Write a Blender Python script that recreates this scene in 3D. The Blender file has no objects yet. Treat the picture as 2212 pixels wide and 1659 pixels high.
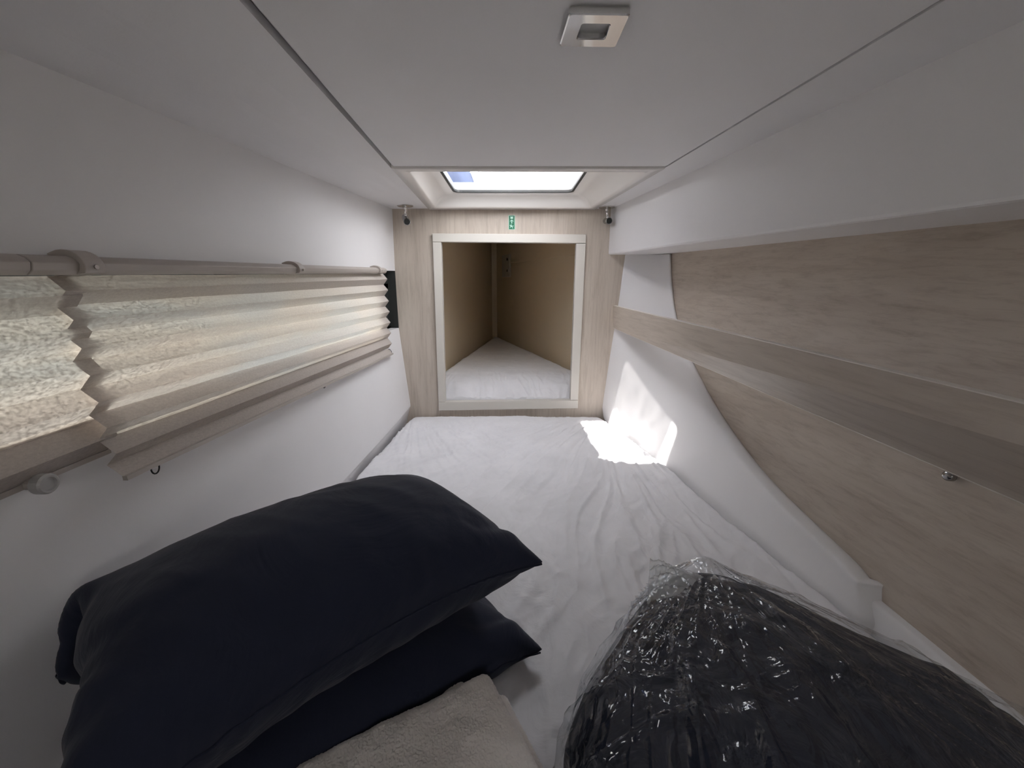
import bpy, bmesh, math, random
import numpy as np
from mathutils import Vector, Matrix, noise as mn

random.seed(7); np.random.seed(7)
C = bpy.context.scene
COL = C.collection
# ------------------------------------------------------------------ frame of the place
SC = 1.2            # one modelling unit = 1.2 m
ZC = 1.5            # eye height (m)
F = 880.0           # focal length in pixels of a 2212 wide picture
TH = math.radians(14.0)
CT, ST = math.cos(TH), math.sin(TH)

def ray(px, py):
    a = (px-1106)/F; t = (829.5-py)/F
    return np.array([a, CT+ST*t, -ST+CT*t])
def atZ(px, py, z): d = ray(px, py); return d*(z/d[2])
def atY(px, py, y): d = ray(px, py); return d*(y/d[1])
def atX(px, py, x): d = ray(px, py); return d*(x/d[0])
# leaning hull panel on the right:  x = A + B*y + Cc*z
PA, PB, PC = .937, -.157, .226
def atP(px, py, off=0.0):
    d = ray(px, py); return d*((PA-off)/(d[0]-PB*d[1]-PC*d[2]))
def px_of(y, z, off=0.0): return PA-off+PB*y+PC*z
def world(p): return Vector((p[0]*SC, p[1]*SC, p[2]*SC+ZC))

# ------------------------------------------------------------------ materials
def new_mat(name):
    m = bpy.data.materials.new(name); m.use_nodes = True
    return m, m.node_tree.nodes, m.node_tree.links, m.node_tree.nodes['Principled BSDF']
def N(nt, t, **kw):
    n = nt.new(t)
    for k, v in kw.items(): setattr(n, k, v)
    return n
def coords(nodes, links, scale=(1,1,1), rot=(0,0,0), space='Object'):
    tc = nodes.new('ShaderNodeTexCoord'); mp = nodes.new('ShaderNodeMapping')
    mp.inputs['Scale'].default_value = scale; mp.inputs['Rotation'].default_value = rot
    links.new(tc.outputs[space], mp.inputs['Vector']); return mp.outputs['Vector']
def noise_tex(nodes, links, vec, scale, detail=4, rough=.55, dist=0):
    n = nodes.new('ShaderNodeTexNoise'); n.inputs['Scale'].default_value = scale
    n.inputs['Detail'].default_value = detail; n.inputs['Roughness'].default_value = rough
    n.inputs['Distortion'].default_value = dist
    links.new(vec, n.inputs['Vector']); return n.outputs['Fac']
def ramp(nodes, links, fac, stops):
    r = nodes.new('ShaderNodeValToRGB'); e = r.color_ramp.elements
    while len(e) < len(stops): e.new(.5)
    for i, (p, c) in enumerate(stops): e[i].position = p; e[i].color = (*c, 1)
    links.new(fac, r.inputs['Fac']); return r.outputs['Color']
def bump(nodes, links, h, strength, dist, bsdf, prev=None):
    b = nodes.new('ShaderNodeBump'); b.inputs['Strength'].default_value = strength
    b.inputs['Distance'].default_value = dist
    links.new(h, b.inputs['Height'])
    if prev is not None: links.new(prev, b.inputs['Normal'])
    if bsdf is not None: links.new(b.outputs['Normal'], bsdf.inputs['Normal'])
    return b.outputs['Normal']

def m_gelcoat(name, col, rough=.45, bs=.05, spec=.4):
    m, n, l, b = new_mat(name)
    v = coords(n, l)
    c = ramp(n, l, noise_tex(n, l, v, 3, 3), [(.3, tuple(x*.97 for x in col)), (.7, col)])
    l.new(c, b.inputs['Base Color']); b.inputs['Roughness'].default_value = rough
    b.inputs['Specular IOR Level'].default_value = spec
    bump(n, l, noise_tex(n, l, v, 220, 3), bs, .002, b)
    return m
def m_wood(name, scale, rot=(0,0,0)):
    m, n, l, b = new_mat(name)
    v = coords(n, l, scale, rot)
    broad = noise_tex(n, l, v, 1.1, 5, .6, .7)
    fine = noise_tex(n, l, v, 9, 8, .72, .35)
    mid = noise_tex(n, l, v, 3.2, 4, .6, 1.6)
    c1 = ramp(n, l, broad, [(.25, (.455,.39,.33)), (.5, (.55,.48,.412)), (.75, (.60,.53,.46))])
    c2 = ramp(n, l, fine, [(.30, (.80,.78,.765)), (.52, (1,1,1)), (.8, (1.0,1.0,1.0))])
    c3 = ramp(n, l, mid, [(.36, (.92,.91,.90)), (.50, (1,1,1)), (.66, (1,1,1))])
    mx = N(n, 'ShaderNodeMix', data_type='RGBA', blend_type='MULTIPLY'); mx.inputs[0].default_value = 1
    l.new(c1, mx.inputs[6]); l.new(c2, mx.inputs[7])
    mx2 = N(n, 'ShaderNodeMix', data_type='RGBA', blend_type='MULTIPLY'); mx2.inputs[0].default_value = 1
    l.new(mx.outputs[2], mx2.inputs[6]); l.new(c3, mx2.inputs[7])
    l.new(mx2.outputs[2], b.inputs['Base Color'])
    b.inputs['Roughness'].default_value = .5; b.inputs['Specular IOR Level'].default_value = .35
    bump(n, l, fine, .12, .002, b)
    return m
def m_metal(name, col, rough):
    m, n, l, b = new_mat(name)
    b.inputs['Metallic'].default_value = 1; b.inputs['Base Color'].default_value = (*col, 1)
    v = coords(n, l)
    r = n.new('ShaderNodeMapRange'); l.new(noise_tex(n, l, v, 60, 2), r.inputs['Value'])
    r.inputs['To Min'].default_value = rough*.8; r.inputs['To Max'].default_value = rough*1.2
    l.new(r.outputs['Result'], b.inputs['Roughness'])
    return m
def m_plain(name, col, rough=.5, spec=.4):
    m, n, l, b = new_mat(name)
    v = coords(n, l)
    c = ramp(n, l, noise_tex(n, l, v, 8, 3), [(.3, tuple(x*.94 for x in col)), (.7, col)])
    l.new(c, b.inputs['Base Color']); b.inputs['Roughness'].default_value = rough
    b.inputs['Specular IOR Level'].default_value = spec
    return m
def m_cloth(name, col, sheen=.2, wr=(.25,.004), weave=900, fold_scale=(7,7,7), spec=.15):
    m, n, l, b = new_mat(name)
    v = coords(n, l); v2 = coords(n, l, fold_scale)
    c = ramp(n, l, noise_tex(n, l, v, 5, 4), [(.3, tuple(x*.9 for x in col)), (.7, col)])
    l.new(c, b.inputs['Base Color']); b.inputs['Roughness'].default_value = .85
    b.inputs['Sheen Weight'].default_value = sheen; b.inputs['Sheen Roughness'].default_value = .5
    b.inputs['Specular IOR Level'].default_value = spec
    w = noise_tex(n, l, v2, 1, 5, .5, 1.2)
    p = bump(n, l, w, wr[0], wr[1]*6, None)
    bump(n, l, noise_tex(n, l, v, weave, 2), .10, .001, b, p)
    return m

WHITE = m_gelcoat('white_gelcoat', (.80,.785,.79), .5)
LINING = m_gelcoat('white_lining_panel', (.74,.725,.73), .55, .08)
LINER = m_gelcoat('cream_hatch_liner', (.80,.765,.73), .22, .01, .5)
OAK_X = m_wood('pale_oak_upright_grain', (7.5, 7.5, .55))
OAK_Y = m_wood('pale_oak_lengthwise_grain', (7.5, .5, 7.5), (0, 0, math.radians(-8)))
EDGE_GLINT = m_plain('oak_edge_glint', (.82,.77,.71), .35)  # pale tone paints the lit glint along the board's edges
CREAM = m_gelcoat('cream_paint', (.66,.625,.57), .4)
BEIGE = m_gelcoat('beige_forepeak_lining', (.84,.71,.53), .6, .15)
CHROME = m_metal('polished_chrome', (.78,.77,.76), .07)
STEEL = m_metal('brushed_steel', (.62,.6,.58), .22)
DARK = m_plain('dark_rubber', (.025,.028,.027), .5)
GAPM = m_plain('grey_gap_lining', (.30,.29,.29), .8)
RAIL = m_plain('taupe_rail_plastic', (.47,.42,.38), .4)
SHEET = m_cloth('white_cotton_sheet', (.80,.79,.81), .1, (.35,.004), 1200, (9,9,9))
NAVY = m_cloth('navy_cotton', (.015,.019,.039), .10, (.4,.005), 1000, (5,5,5), .3)
NAVY_D = m_cloth('navy_quilt', (.011,.014,.030), .10, (.5,.006), 900, (14,14,14), .2)
TOWEL = m_cloth('beige_terry', (.85,.79,.74), .5, (.35,.002), 420, (90,90,90), .05)
FLOORM = m_wood('cabin_sole_board', (6, .6, 6))
LAMPM = m_metal('smoked_chrome', (.34,.335,.33), .2)
STUD = m_plain('grey_stud_plastic', (.42,.41,.40), .35)
GREEN = m_plain('sign_green', (.006,.16,.075), .35)
MINT = m_plain('sign_mint', (.50,.82,.68), .4)
DECKW = m_plain('white_deck_paint', (.85,.86,.88), .5)

def schlick(n, l, f0, f1, normal=None):
    lw = n.new('ShaderNodeLayerWeight'); lw.inputs['Blend'].default_value = .5
    if normal is not None: l.new(normal, lw.inputs['Normal'])
    pw = n.new('ShaderNodeMath'); pw.operation = 'POWER'; pw.inputs[1].default_value = 4.0; l.new(lw.outputs['Facing'], pw.inputs[0])
    mr = n.new('ShaderNodeMath'); mr.operation = 'MULTIPLY_ADD'; mr.inputs[1].default_value = f1-f0; mr.inputs[2].default_value = f0
    mr.use_clamp = True; l.new(pw.outputs[0], mr.inputs[0]); return mr.outputs[0]
def m_glass(name, tint=(1,1,1), gloss=.12):
    m, n, l, b = new_mat(name); n.remove(b)
    out = n['Material Output']
    tr = n.new('ShaderNodeBsdfTransparent'); tr.inputs['Color'].default_value = (*tint, 1)
    gl = n.new('ShaderNodeBsdfGlossy'); gl.inputs['Roughness'].default_value = .02
    mx = n.new('ShaderNodeMixShader')
    l.new(schlick(n, l, .04, .55), mx.inputs[0]); l.new(tr.outputs[0], mx.inputs[1]); l.new(gl.outputs[0], mx.inputs[2])
    l.new(mx.outputs[0], out.inputs['Surface']); return m
GLASS = m_glass('hatch_acrylic', (.93,.96,1.0))
SEAGLASS = m_glass('hull_window_glass', (.9,.93,.93))

def m_plastic(name, WHT):
    m, n, l, b = new_mat(name); n.remove(b)
    out = n['Material Output']; v = coords(n, l)
    tr = n.new('ShaderNodeBsdfTransparent'); tr.inputs['Color'].default_value = (.93,.94,.95,1)
    gl = n.new('ShaderNodeBsdfGlossy'); gl.inputs['Roughness'].default_value = .035
    df = n.new('ShaderNodeBsdfDiffuse'); df.inputs['Color'].default_value = (.75,.75,.76,1)
    h1 = noise_tex(n, l, coords(n, l, (1.5,.62,1.0), (0,0,.25)), 15, 1.6, .45, 2.4)
    h2 = n.new('ShaderNodeTexVoronoi'); h2.feature = 'DISTANCE_TO_EDGE'; h2.inputs['Scale'].default_value = 13
    l.new(coords(n, l, (1.0, 1.6, 1.0)), h2.inputs['Vector'])
    p = bump(n, l, h1, .30, .03, None)
    bn = n.new('ShaderNodeBump'); bn.inputs['Strength'].default_value = .35; bn.inputs['Distance'].default_value = .02
    l.new(h2.outputs['Distance'], bn.inputs['Height']); l.new(p, bn.inputs['Normal'])
    l.new(bn.outputs['Normal'], gl.inputs['Normal'])
    fac = schlick(n, l, .06, .65, bn.outputs['Normal'])
    m1 = n.new('ShaderNodeMixShader'); l.new(fac, m1.inputs[0])
    l.new(tr.outputs[0], m1.inputs[1]); l.new(gl.outputs[0], m1.inputs[2])
    m2 = n.new('ShaderNodeMixShader'); m2.inputs[0].default_value = WHT
    l.new(m1.outputs[0], m2.inputs[1]); l.new(df.outputs[0], m2.inputs[2])
    l.new(m2.outputs[0], out.inputs['Surface']); return m
PLASTIC = m_plastic('clear_crinkled_plastic', .006)
PLASTIC_G = m_plastic('gathered_plastic_layers', .30)

def m_blind():
    m, n, l, b = new_mat('pleated_blind_fabric'); n.remove(b)
    out = n['Material Output']
    v = coords(n, l); vv = coords(n, l, (1, .7, 1.1), (.5, 0, 0)); vl = coords(n, l, (1, .15, 24))
    w = noise_tex(n, l, vv, 230, 2, .8, .0); w2 = noise_tex(n, l, vl, 26, 2, .5)
    c = ramp(n, l, w, [(.34, (.54,.50,.46)), (.66, (.74,.70,.66))])
    t0 = ramp(n, l, w, [(.34, (.25,.235,.215)), (.66, (.82,.785,.73))])
    t1 = ramp(n, l, w2, [(.35, (.80,.80,.80)), (.65, (1,1,1))])
    mx = N(n, 'ShaderNodeMix', data_type='RGBA', blend_type='MULTIPLY'); mx.inputs[0].default_value = 1
    l.new(t0, mx.inputs[6]); l.new(t1, mx.inputs[7])
    w3 = noise_tex(n, l, coords(n, l, (1, .5, 2.2)), 4.5, 3, .5)
    t2 = ramp(n, l, w3, [(.38, (.80,.92,1.0)), (.5, (1,.97,.90)), (.62, (1.0,.90,.80))])
    my = N(n, 'ShaderNodeMix', data_type='RGBA', blend_type='MULTIPLY'); my.inputs[0].default_value = .6
    l.new(mx.outputs[2], my.inputs[6]); l.new(t2, my.inputs[7]); mx = my
    df = n.new('ShaderNodeBsdfDiffuse'); tl = n.new('ShaderNodeBsdfTranslucent')
    df.inputs['Color'].default_value = (.53,.475,.435,1); l.new(mx.outputs[2], tl.inputs['Color'])
    ms = n.new('ShaderNodeMixShader'); ms.inputs[0].default_value = .15
    l.new(df.outputs[0], ms.inputs[1]); l.new(tl.outputs[0], ms.inputs[2])
    l.new(ms.outputs[0], out.inputs['Surface']); return m
BLIND = m_blind()
def m_added_canvas():
    m, n, l, b = new_mat('added_blue_canvas'); n.remove(b)
    out = n['Material Output']; v = coords(n, l)
    c = ramp(n, l, noise_tex(n, l, v, 200, 2), [(.3, (.13,.16,.25)), (.7, (.16,.19,.28))])
    df = n.new('ShaderNodeBsdfDiffuse'); tl = n.new('ShaderNodeBsdfTranslucent')
    l.new(c, df.inputs['Color']); l.new(c, tl.inputs['Color'])
    ms = n.new('ShaderNodeMixShader'); ms.inputs[0].default_value = .3
    l.new(df.outputs[0], ms.inputs[1]); l.new(tl.outputs[0], ms.inputs[2]); l.new(ms.outputs[0], out.inputs['Surface'])
    return m
ADDED_CANVAS = m_added_canvas()
def m_added_sheer():
    m, n, l, b = new_mat('added_sheer_cloth'); n.remove(b)
    out = n['Material Output']; v = coords(n, l)
    f = n.new('ShaderNodeMapRange'); l.new(noise_tex(n, l, v, 14, 3), f.inputs['Value'])
    f.inputs['From Min'].default_value = .35; f.inputs['From Max'].default_value = .65; f.inputs['To Min'].default_value = .80; f.inputs['To Max'].default_value = .92
    tr = n.new('ShaderNodeBsdfTransparent'); tl = n.new('ShaderNodeBsdfTranslucent'); tl.inputs['Color'].default_value = (.42,.40,.40,1)
    ms = n.new('ShaderNodeMixShader'); l.new(f.outputs['Result'], ms.inputs[0]); l.new(tr.outputs[0], ms.inputs[1]); l.new(tl.outputs[0], ms.inputs[2])
    l.new(ms.outputs[0], out.inputs['Surface']); return m
ADDED_SHEER = m_added_sheer()

# ------------------------------------------------------------------ object helpers
def tag(o, label=None, cat=None, group=None, kind=None):
    if label: o['label'] = label
    if cat: o['category'] = cat
    if group: o['group'] = group
    if kind: o['kind'] = kind
    return o
def thing(name, base, label=None, cat=None, group=None, kind=None):
    o = bpy.data.objects.new(name, None); COL.objects.link(o)
    o.location = world(base); o.empty_display_size = .05
    return tag(o, label, cat, group, kind)
def wloc(o):
    v = Vector((0,0,0))
    while o is not None: v += o.location; o = o.parent
    return v
def obj(name, V, Fc, mat, parent=None, smooth=False, bevel=0, seg=2, sub=0, auto=None):
    V = [world(p) for p in V]
    if parent is None:
        lo = Vector([min(v[i] for v in V) for i in range(3)]); hi = Vector([max(v[i] for v in V) for i in range(3)])
        loc = Vector(((lo.x+hi.x)/2, (lo.y+hi.y)/2, lo.z)); ref = loc
    else:
        loc = Vector((0,0,0)); ref = wloc(parent)
    me = bpy.data.meshes.new(name)
    me.from_pydata([tuple(v-ref) for v in V], [], [tuple(f) for f in Fc]); me.update()
    bm = bmesh.new(); bm.from_mesh(me); bmesh.ops.recalc_face_normals(bm, faces=bm.faces); bm.to_mesh(me); bm.free()
    if smooth: me.polygons.foreach_set('use_smooth', [True]*len(me.polygons))
    me.materials.append(mat)
    o = bpy.data.objects.new(name, me); COL.objects.link(o); o.location = loc
    if parent is not None: o.parent = parent
    if bevel:
        b = o.modifiers.new('bevel', 'BEVEL'); b.width = bevel; b.segments = seg; b.limit_method = 'ANGLE'; b.angle_limit = math.radians(35)
        b.harden_normals = True; me.polygons.foreach_set('use_smooth', [True]*len(me.polygons))
    if sub:
        s = o.modifiers.new('subdivision', 'SUBSURF'); s.levels = sub; s.render_levels = sub
    return o
class MB:
    def __init__(s): s.V = []; s.F = []
    def add(s, V, Fc):
        k = len(s.V); s.V += [tuple(v) for v in V]; s.F += [tuple(i+k for i in f) for f in Fc]
    def hexa(s, b4, t4):      # bottom loop and top loop of four
        s.add(list(b4)+list(t4), [(0,1,2,3), (7,6,5,4), (0,4,5,1), (1,5,6,2), (2,6,7,3), (3,7,4,0)])
    def box(s, x0, x1, y0, y1, z0, z1):
        s.hexa([(x0,y0,z0),(x1,y0,z0),(x1,y1,z0),(x0,y1,z0)], [(x0,y0,z1),(x1,y0,z1),(x1,y1,z1),(x0,y1,z1)])
    def slab(s, poly, off):   # polygon thickened by a vector
        n = len(poly); off = np.array(off)
        P = [np.array(p, float) for p in poly]
        s.add(P+[p+off for p in P], [tuple(range(n)), tuple(range(2*n-1, n-1, -1))]+[(i, i+n, (i+1) % n+n, (i+1) % n) for i in range(n)])
    def tube(s, pts, r, n=12, cap=True, axis=None):
        pts = [Vector(p) for p in pts]; rs = r if isinstance(r, (list, tuple)) else [r]*len(pts)
        k = len(s.V); prev = None
        for i, p in enumerate(pts):
            d = (pts[min(i+1, len(pts)-1)]-pts[max(i-1, 0)]).normalized() if axis is None else Vector(axis).normalized()
            if prev is None: a = d.orthogonal().normalized()
            else: a = (prev-d*prev.dot(d)).normalized()
            prev = a; b = d.cross(a)
            for j in range(n):
                q = p+(a*math.cos(2*math.pi*j/n)+b*math.sin(2*math.pi*j/n))*rs[i]; s.V.append(tuple(q))
        for i in range(len(pts)-1):
            for j in range(n):
                s.F.append((k+i*n+j, k+i*n+(j+1) % n, k+(i+1)*n+(j+1) % n, k+(i+1)*n+j))
        if cap:
            s.F.append(tuple(k+j for j in range(n))[::-1]); s.F.append(tuple(k+(len(pts)-1)*n+j for j in range(n)))
    def grid(s, G):           # G[i][j] points
        a, b = len(G), len(G[0]); k = len(s.V)
        for r in G: s.V += [tuple(p) for p in r]
        for i in range(a-1):
            for j in range(b-1):
                s.F.append((k+i*b+j, k+(i+1)*b+j, k+(i+1)*b+j+1, k+i*b+j+1))
    def build(s, name, mat, parent=None, **kw): return obj(name, s.V, s.F, mat, parent, **kw)
def struct(o, label=None, cat=None): o['kind'] = 'structure'; return tag(o, label, cat)
def lerp(a, b, t): return a+(b-a)*t
def sstep(a, b, x):
    t = min(1, max(0, (x-a)/(b-a))); return t*t*(3-2*t)   # a > b falls instead of rising

YE = 1.90          # far wood bulkhead
YB = -.55          # wall behind the eye
ZT = .31           # ceiling
ZBED = -.625

# ------------------------------------------------------------------ setting: ceiling
yg = 1.235
def crease(y): t = (1.9-y)/(1.9-.47); return (lerp(-.52, -.56, t), y, lerp(.31, .245, t))
def soff(y): return .43+(1.9-y)*.148
def wtop(y): return .012+.0265*(y-.43)
def wbot(y): return -.160-.031*(y-.45)
ceil = thing('ceiling', (0, .7, ZT), kind='structure')
b = MB(); b.slab([(-.328, yg, ZT), (-.246, YB, ZT), (.587, YB, ZT), (.424, yg, ZT)], (0,0,.012))
b.build('centre_panel', LINING, ceil, bevel=.003)
b = MB()
GL = []
for y in (YB, .0, .47, .9, yg, 1.6, YE):
    xg = (-.338+(yg-y)*.0415) if y <= yg else lerp(-.340, -.362, (y-yg)/(YE-yg))
    c = np.array(crease(y)); g = np.array((xg, y, ZT+.001))
    GL.append([c, c*.75+g*.25, c*.5+g*.5, c*.25+g*.75, g, g+np.array((0,0,.014)), c+np.array((0,0,.03))])
b.grid(GL); b.build('side_panel', LINING, ceil)
b = MB()
GR = []
for y in (YB, .0, .47, .9, yg, 1.6, YE):
    xg = (.428+(yg-y)*.0913) if y <= yg else lerp(.430, .362, (y-yg)/(YE-yg))
    GR.append([(xg, y, ZT+.02), (xg, y, ZT), (max(soff(y)+.003, xg+.01), y, ZT), (soff(y)+.003, y, ZT+.02)])
b.grid(GR); b.build('side_strip', LINING, ceil)
# hatch above the pillow end
hat = thing('window_1', (0, 1.55, ZT), kind='structure')
o4 = [(-.334, yg+.003), (.424, yg+.003), (.360, YE), (-.360, YE)]
i4 = [(-.292, 1.262), (.385, 1.270), (.331, 1.846), (-.325, 1.835)]
p4 = [(-.236, 1.300), (.246, 1.300), (.246, 1.782), (-.236, 1.782)]
b = MB()
def loop(poly, z, r=0.03, n=5):
    out = []
    for i in range(4):
        p = np.array(poly[i]); a = np.array(poly[i-1]); c = np.array(poly[(i+1) % 4])
        u = (a-p)/np.linalg.norm(a-p); w = (c-p)/np.linalg.norm(c-p)
        for k in range(n):
            t = k/(n-1); q = (p+u*r)*(1-t)**2+2*p*t*(1-t)+(p+w*r)*t*t
            out.append((q[0], q[1], z))
    return out
rings = [loop(o4, ZT+.014, .002), loop(o4, ZT-.004, .002), loop(i4, ZT-.006, .016), loop([(lerp(a[0],p[0],.05), lerp(a[1],p[1],.05)) for a, p in zip(i4, p4)], ZT-.002, .018),
         loop([(lerp(a[0],p[0],.28), lerp(a[1],p[1],.28)) for a, p in zip(i4, p4)], ZT+.022, .024),
         loop([(lerp(a[0],p[0],.62), lerp(a[1],p[1],.62)) for a, p in zip(i4, p4)], ZT+.034, .028), loop(p4, ZT+.038, .03), loop(p4, ZT+.050, .03)]
for r in rings: b.V += r
n = len(rings[0])
for k in range(len(rings)-1):
    for j in range(n): b.F.append((k*n+j, k*n+(j+1) % n, (k+1)*n+(j+1) % n, (k+1)*n+j))
b.build('hatch_liner', LINER, hat, smooth=True)
b = MB()
gf = [(-.226, 1.310), (.236, 1.310), (.236, 1.772), (-.226, 1.772)]
fr = [loop(p4, ZT+.050, .03), loop(p4, ZT+.041, .03), loop(gf, ZT+.041, .026), loop(gf, ZT+.050, .026)]
for r in fr: b.V += r
for k in range(3):
    for j in range(n): b.F.append((k*n+j, k*n+(j+1) % n, (k+1)*n+(j+1) % n, (k+1)*n+j))
b.build('hatch_gasket', DARK, hat)
b = MB(); b.add([(-.236,1.300,.352), (.246,1.300,.352), (.246,1.782,.352), (-.236,1.782,.352)], [(0,1,2,3)])
b.build('hatch_pane', GLASS, hat)
# deck on top of the cabin
b = MB()
X0, X1, Y1 = -.66, 1.15, 4.15
b.box(X0, -.237, YB-.03, Y1, .361, .39); b.box(.247, X1, YB-.03, Y1, .361, .39)
b.box(-.237, .247, YB-.03, 1.299, .361, .39); b.box(-.237, .247, 1.783, Y1, .361, .39)
struct(b.build('roof', DECKW))

# ------------------------------------------------------------------ setting: left wall with the long hull window
wl = thing('wall_left', (-.53, .7, -.8), kind='structure')
def lowx(y, z):
    f = min(1, max(0, (-.213-z)/.41))
    base = lerp(-.532, -.490, sstep(.3, 1.9, y)) if y > 0 else -.532
    return lerp(-.526, base, f)
b = MB(); G = []
for y in np.linspace(YB, YE+.02, 15):
    c = crease(y)
    G.append([(-.590, y, wtop(y)), (-.526, y, wtop(y)), (lerp(-.526, c[0], .5)+.0, y, lerp(wtop(y), c[2], .5)), (c[0], y, c[2]), (c[0]-.005, y, .36), (-.64, y, .36), (-.590, y, wtop(y))])
b.grid(G); b.build('upper_panel', WHITE, wl)
b = MB(); G = []
for y in np.linspace(YB, YE+.02, 25):
    G.append([(-.64, y, -.85), (-.590, y, wbot(y)), (-.526, y, wbot(y)), (lowx(y,-.35), y, -.35), (lowx(y,-.5), y, -.5), (lowx(y,-.573), y, -.573), (lowx(y,-.585)-.001, y, -.585), (lowx(y,-.6)-.008, y, -.60), (lowx(y,-.6)-.03, y, -.68), (lowx(y,-.6)-.035, y, -.85)])
b.grid(G); b.build('lower_panel', WHITE, wl, smooth=False)
b = MB(); b.box(-.60, -.526, YE-.002, YE+.03, -.215, .05); b.box(-.60, -.526, YB-.02, YB+.30, -.213, .05)
b.build('window_end', DARK, wl)
win = thing('window_2', (-.58, .7, -.213), kind='structure')
b = MB(); b.box(-.574, -.562, YB+.3, YE, -.026, .05); b.hexa([(-.574,YB+.3,-.213),(-.562,YB+.3,-.213),(-.562,YE,-.213),(-.574,YE,-.213)], [(-.574,YB+.3,wbot(YB)+.010),(-.562,YB+.3,wbot(YB)+.010),(-.562,YE,wbot(YE)+.010),(-.574,YE,wbot(YE)+.010)]); b.box(-.574, -.562, 1.62, YE, -.203, -.005)
b.build('window_frame', DARK, win)
b = MB(); b.add([(-.568,YB+.3,-.203),(-.568,1.65,-.203),(-.568,1.65,-.015),(-.568,YB+.3,-.015)], [(0,1,2,3)])
b.build('window_pane', SEAGLASS, win)

# ------------------------------------------------------------------ setting: far bulkhead with the opening
OX0, OX1 = atY(957,700,YE)[0], atY(1243,700,YE)[0]
def yz(py): return atY(1106, py, YE)[2]
# frame board corners measured on the bulkhead
fo = dict(tl=atY(935,505,YE), tr=atY(1265,507,YE), br=atY(1247,880,YE), bl=atY(949,885,YE))
fi = dict(tl=atY(954,523,YE), tr=atY(1244,526,YE), br=atY(1231,863,YE), bl=atY(963,867,YE))
wf = thing('wall_front', (0, YE, -.8), kind='structure')
b = MB()
xl, xr, zb, zt = -.60, 1.02, -.85, .36
il, ir = min(fi['tl'][0], fi['bl'][0])-.004, max(fi['tr'][0], fi['br'][0])+.004
it, ib = fi['tl'][2]+.004, fi['bl'][2]-.004
b.box(xl, il, YE, YE+.02, zb, zt); b.box(ir, xr, YE, YE+.02, zb, zt); b.box(il, ir, YE, YE+.02, it, zt); b.box(il, ir, YE, YE+.02, zb, ib)
b.build('bulkhead_panel', OAK_X, wf)
dr = thing('door_1', (0, YE, fo['bl'][2]), kind='structure')
def board(quad, label=None):
    b = MB(); b.slab(quad, (0, .036, 0)); return b.build('frame_board', CREAM, dr, bevel=.0022)
dy = np.array([0, -.016, 0])
def P(d, k, z=None, x=None):
    v = np.array(d[k])+dy
    if z is not None: v[2] = z
    if x is not None: v[0] = x
    return v
board([P(fo,'tl'), P(fo,'tr'), P(fi,'tr', x=fo['tr'][0]), P(fi,'tl', x=fo['tl'][0])])
board([P(fo,'bl'), P(fo,'br'), P(fi,'br', x=fo['br'][0]), P(fi,'bl', x=fo['bl'][0])])
e = .0012
board([P(fi,'tl', x=fo['tl'][0], z=fi['tl'][2]-e), P(fi,'tl', z=fi['tl'][2]-e), P(fi,'bl', z=fi['bl'][2]+e), P(fi,'bl', x=fo['bl'][0], z=fi['bl'][2]+e)])
board([P(fi,'tr', x=fo['tr'][0], z=fi['tr'][2]-e), P(fi,'tr', z=fi['tr'][2]-e), P(fi,'br', z=fi['br'][2]+e), P(fi,'br', x=fo['br'][0], z=fi['br'][2]+e)])

# forepeak behind the opening
YF = 3.86
cl, cr = -.185, -.140
fp = thing('wall_forepeak', (0, 2.9, -.8), kind='structure')
b = MB(); b.slab([(-.47, YE+.021, -.85), (cl, YF, -.85), (cl, YF, .361), (-.47, YE+.021, .361)], (-.03,.0,0)); b.build('left_lining', BEIGE, fp)
b = MB(); b.slab([(.50, YE+.021, -.85), (cr, YF, -.85), (cr, YF, .361), (.50, YE+.021, .361)], (.03,.0,0)); b.build('right_lining', BEIGE, fp)
b = MB(); b.slab([(cl, YF-.015, -.85), (cr, YF-.015, -.85), (cr, YF-.015, .361), (cl, YF-.015, .361)], (0,.03,0)); b.build('corner_strip', BEIGE, fp)
b = MB(); b.slab([(-.5, YE+.02, .345), (.53, YE+.02, .345), (cr+.04, YF+.02, .345), (cl-.04, YF+.02, .345)], (0,0,.015)); struct(b.build('ceiling_forepeak', BEIGE))
def rwall(y): return .50+(y-YE-.021)*((cr-.50)/(YF-YE-.021))
# bracket and rail on the right lining
br = thing('shelf_bracket', (rwall(3.6), 3.6, .04), 'small cream angle bracket with two screw holes in the far corner of the forepeak', 'bracket')
ya, yb = 3.66, 3.46
b = MB(); b.slab([(rwall(ya)-.014, ya, .045), (rwall(yb)-.014, yb, .045), (rwall(yb)-.014, yb, .225), (rwall(ya)-.014, ya, .225)], (.013,0,0))
b.build('bracket_plate', CREAM, br, bevel=.004)
for zz in (.095, .185):
    b = MB(); ym = yb+.05; c = Vector((rwall(ym)-.0142, ym, zz)); nn = Vector((-1, -.33, 0)).normalized()
    b.tube([c-nn*.004, c+nn*.003], .011, 10); b.build('screw_hole', DARK, br)
b = MB(); G = []
for y in np.linspace(YE+.06, 3.45, 3): G.append([(rwall(y)-.001, y, .150), (rwall(y)-.012, y, .150), (rwall(y)-.012, y, .175), (rwall(y)-.001, y, .175)])
b.grid(G); b.F.append((0,1,2,3)); b.F.append((8,9,10,11))
struct(b.build('trim_1', BEIGE))

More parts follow.
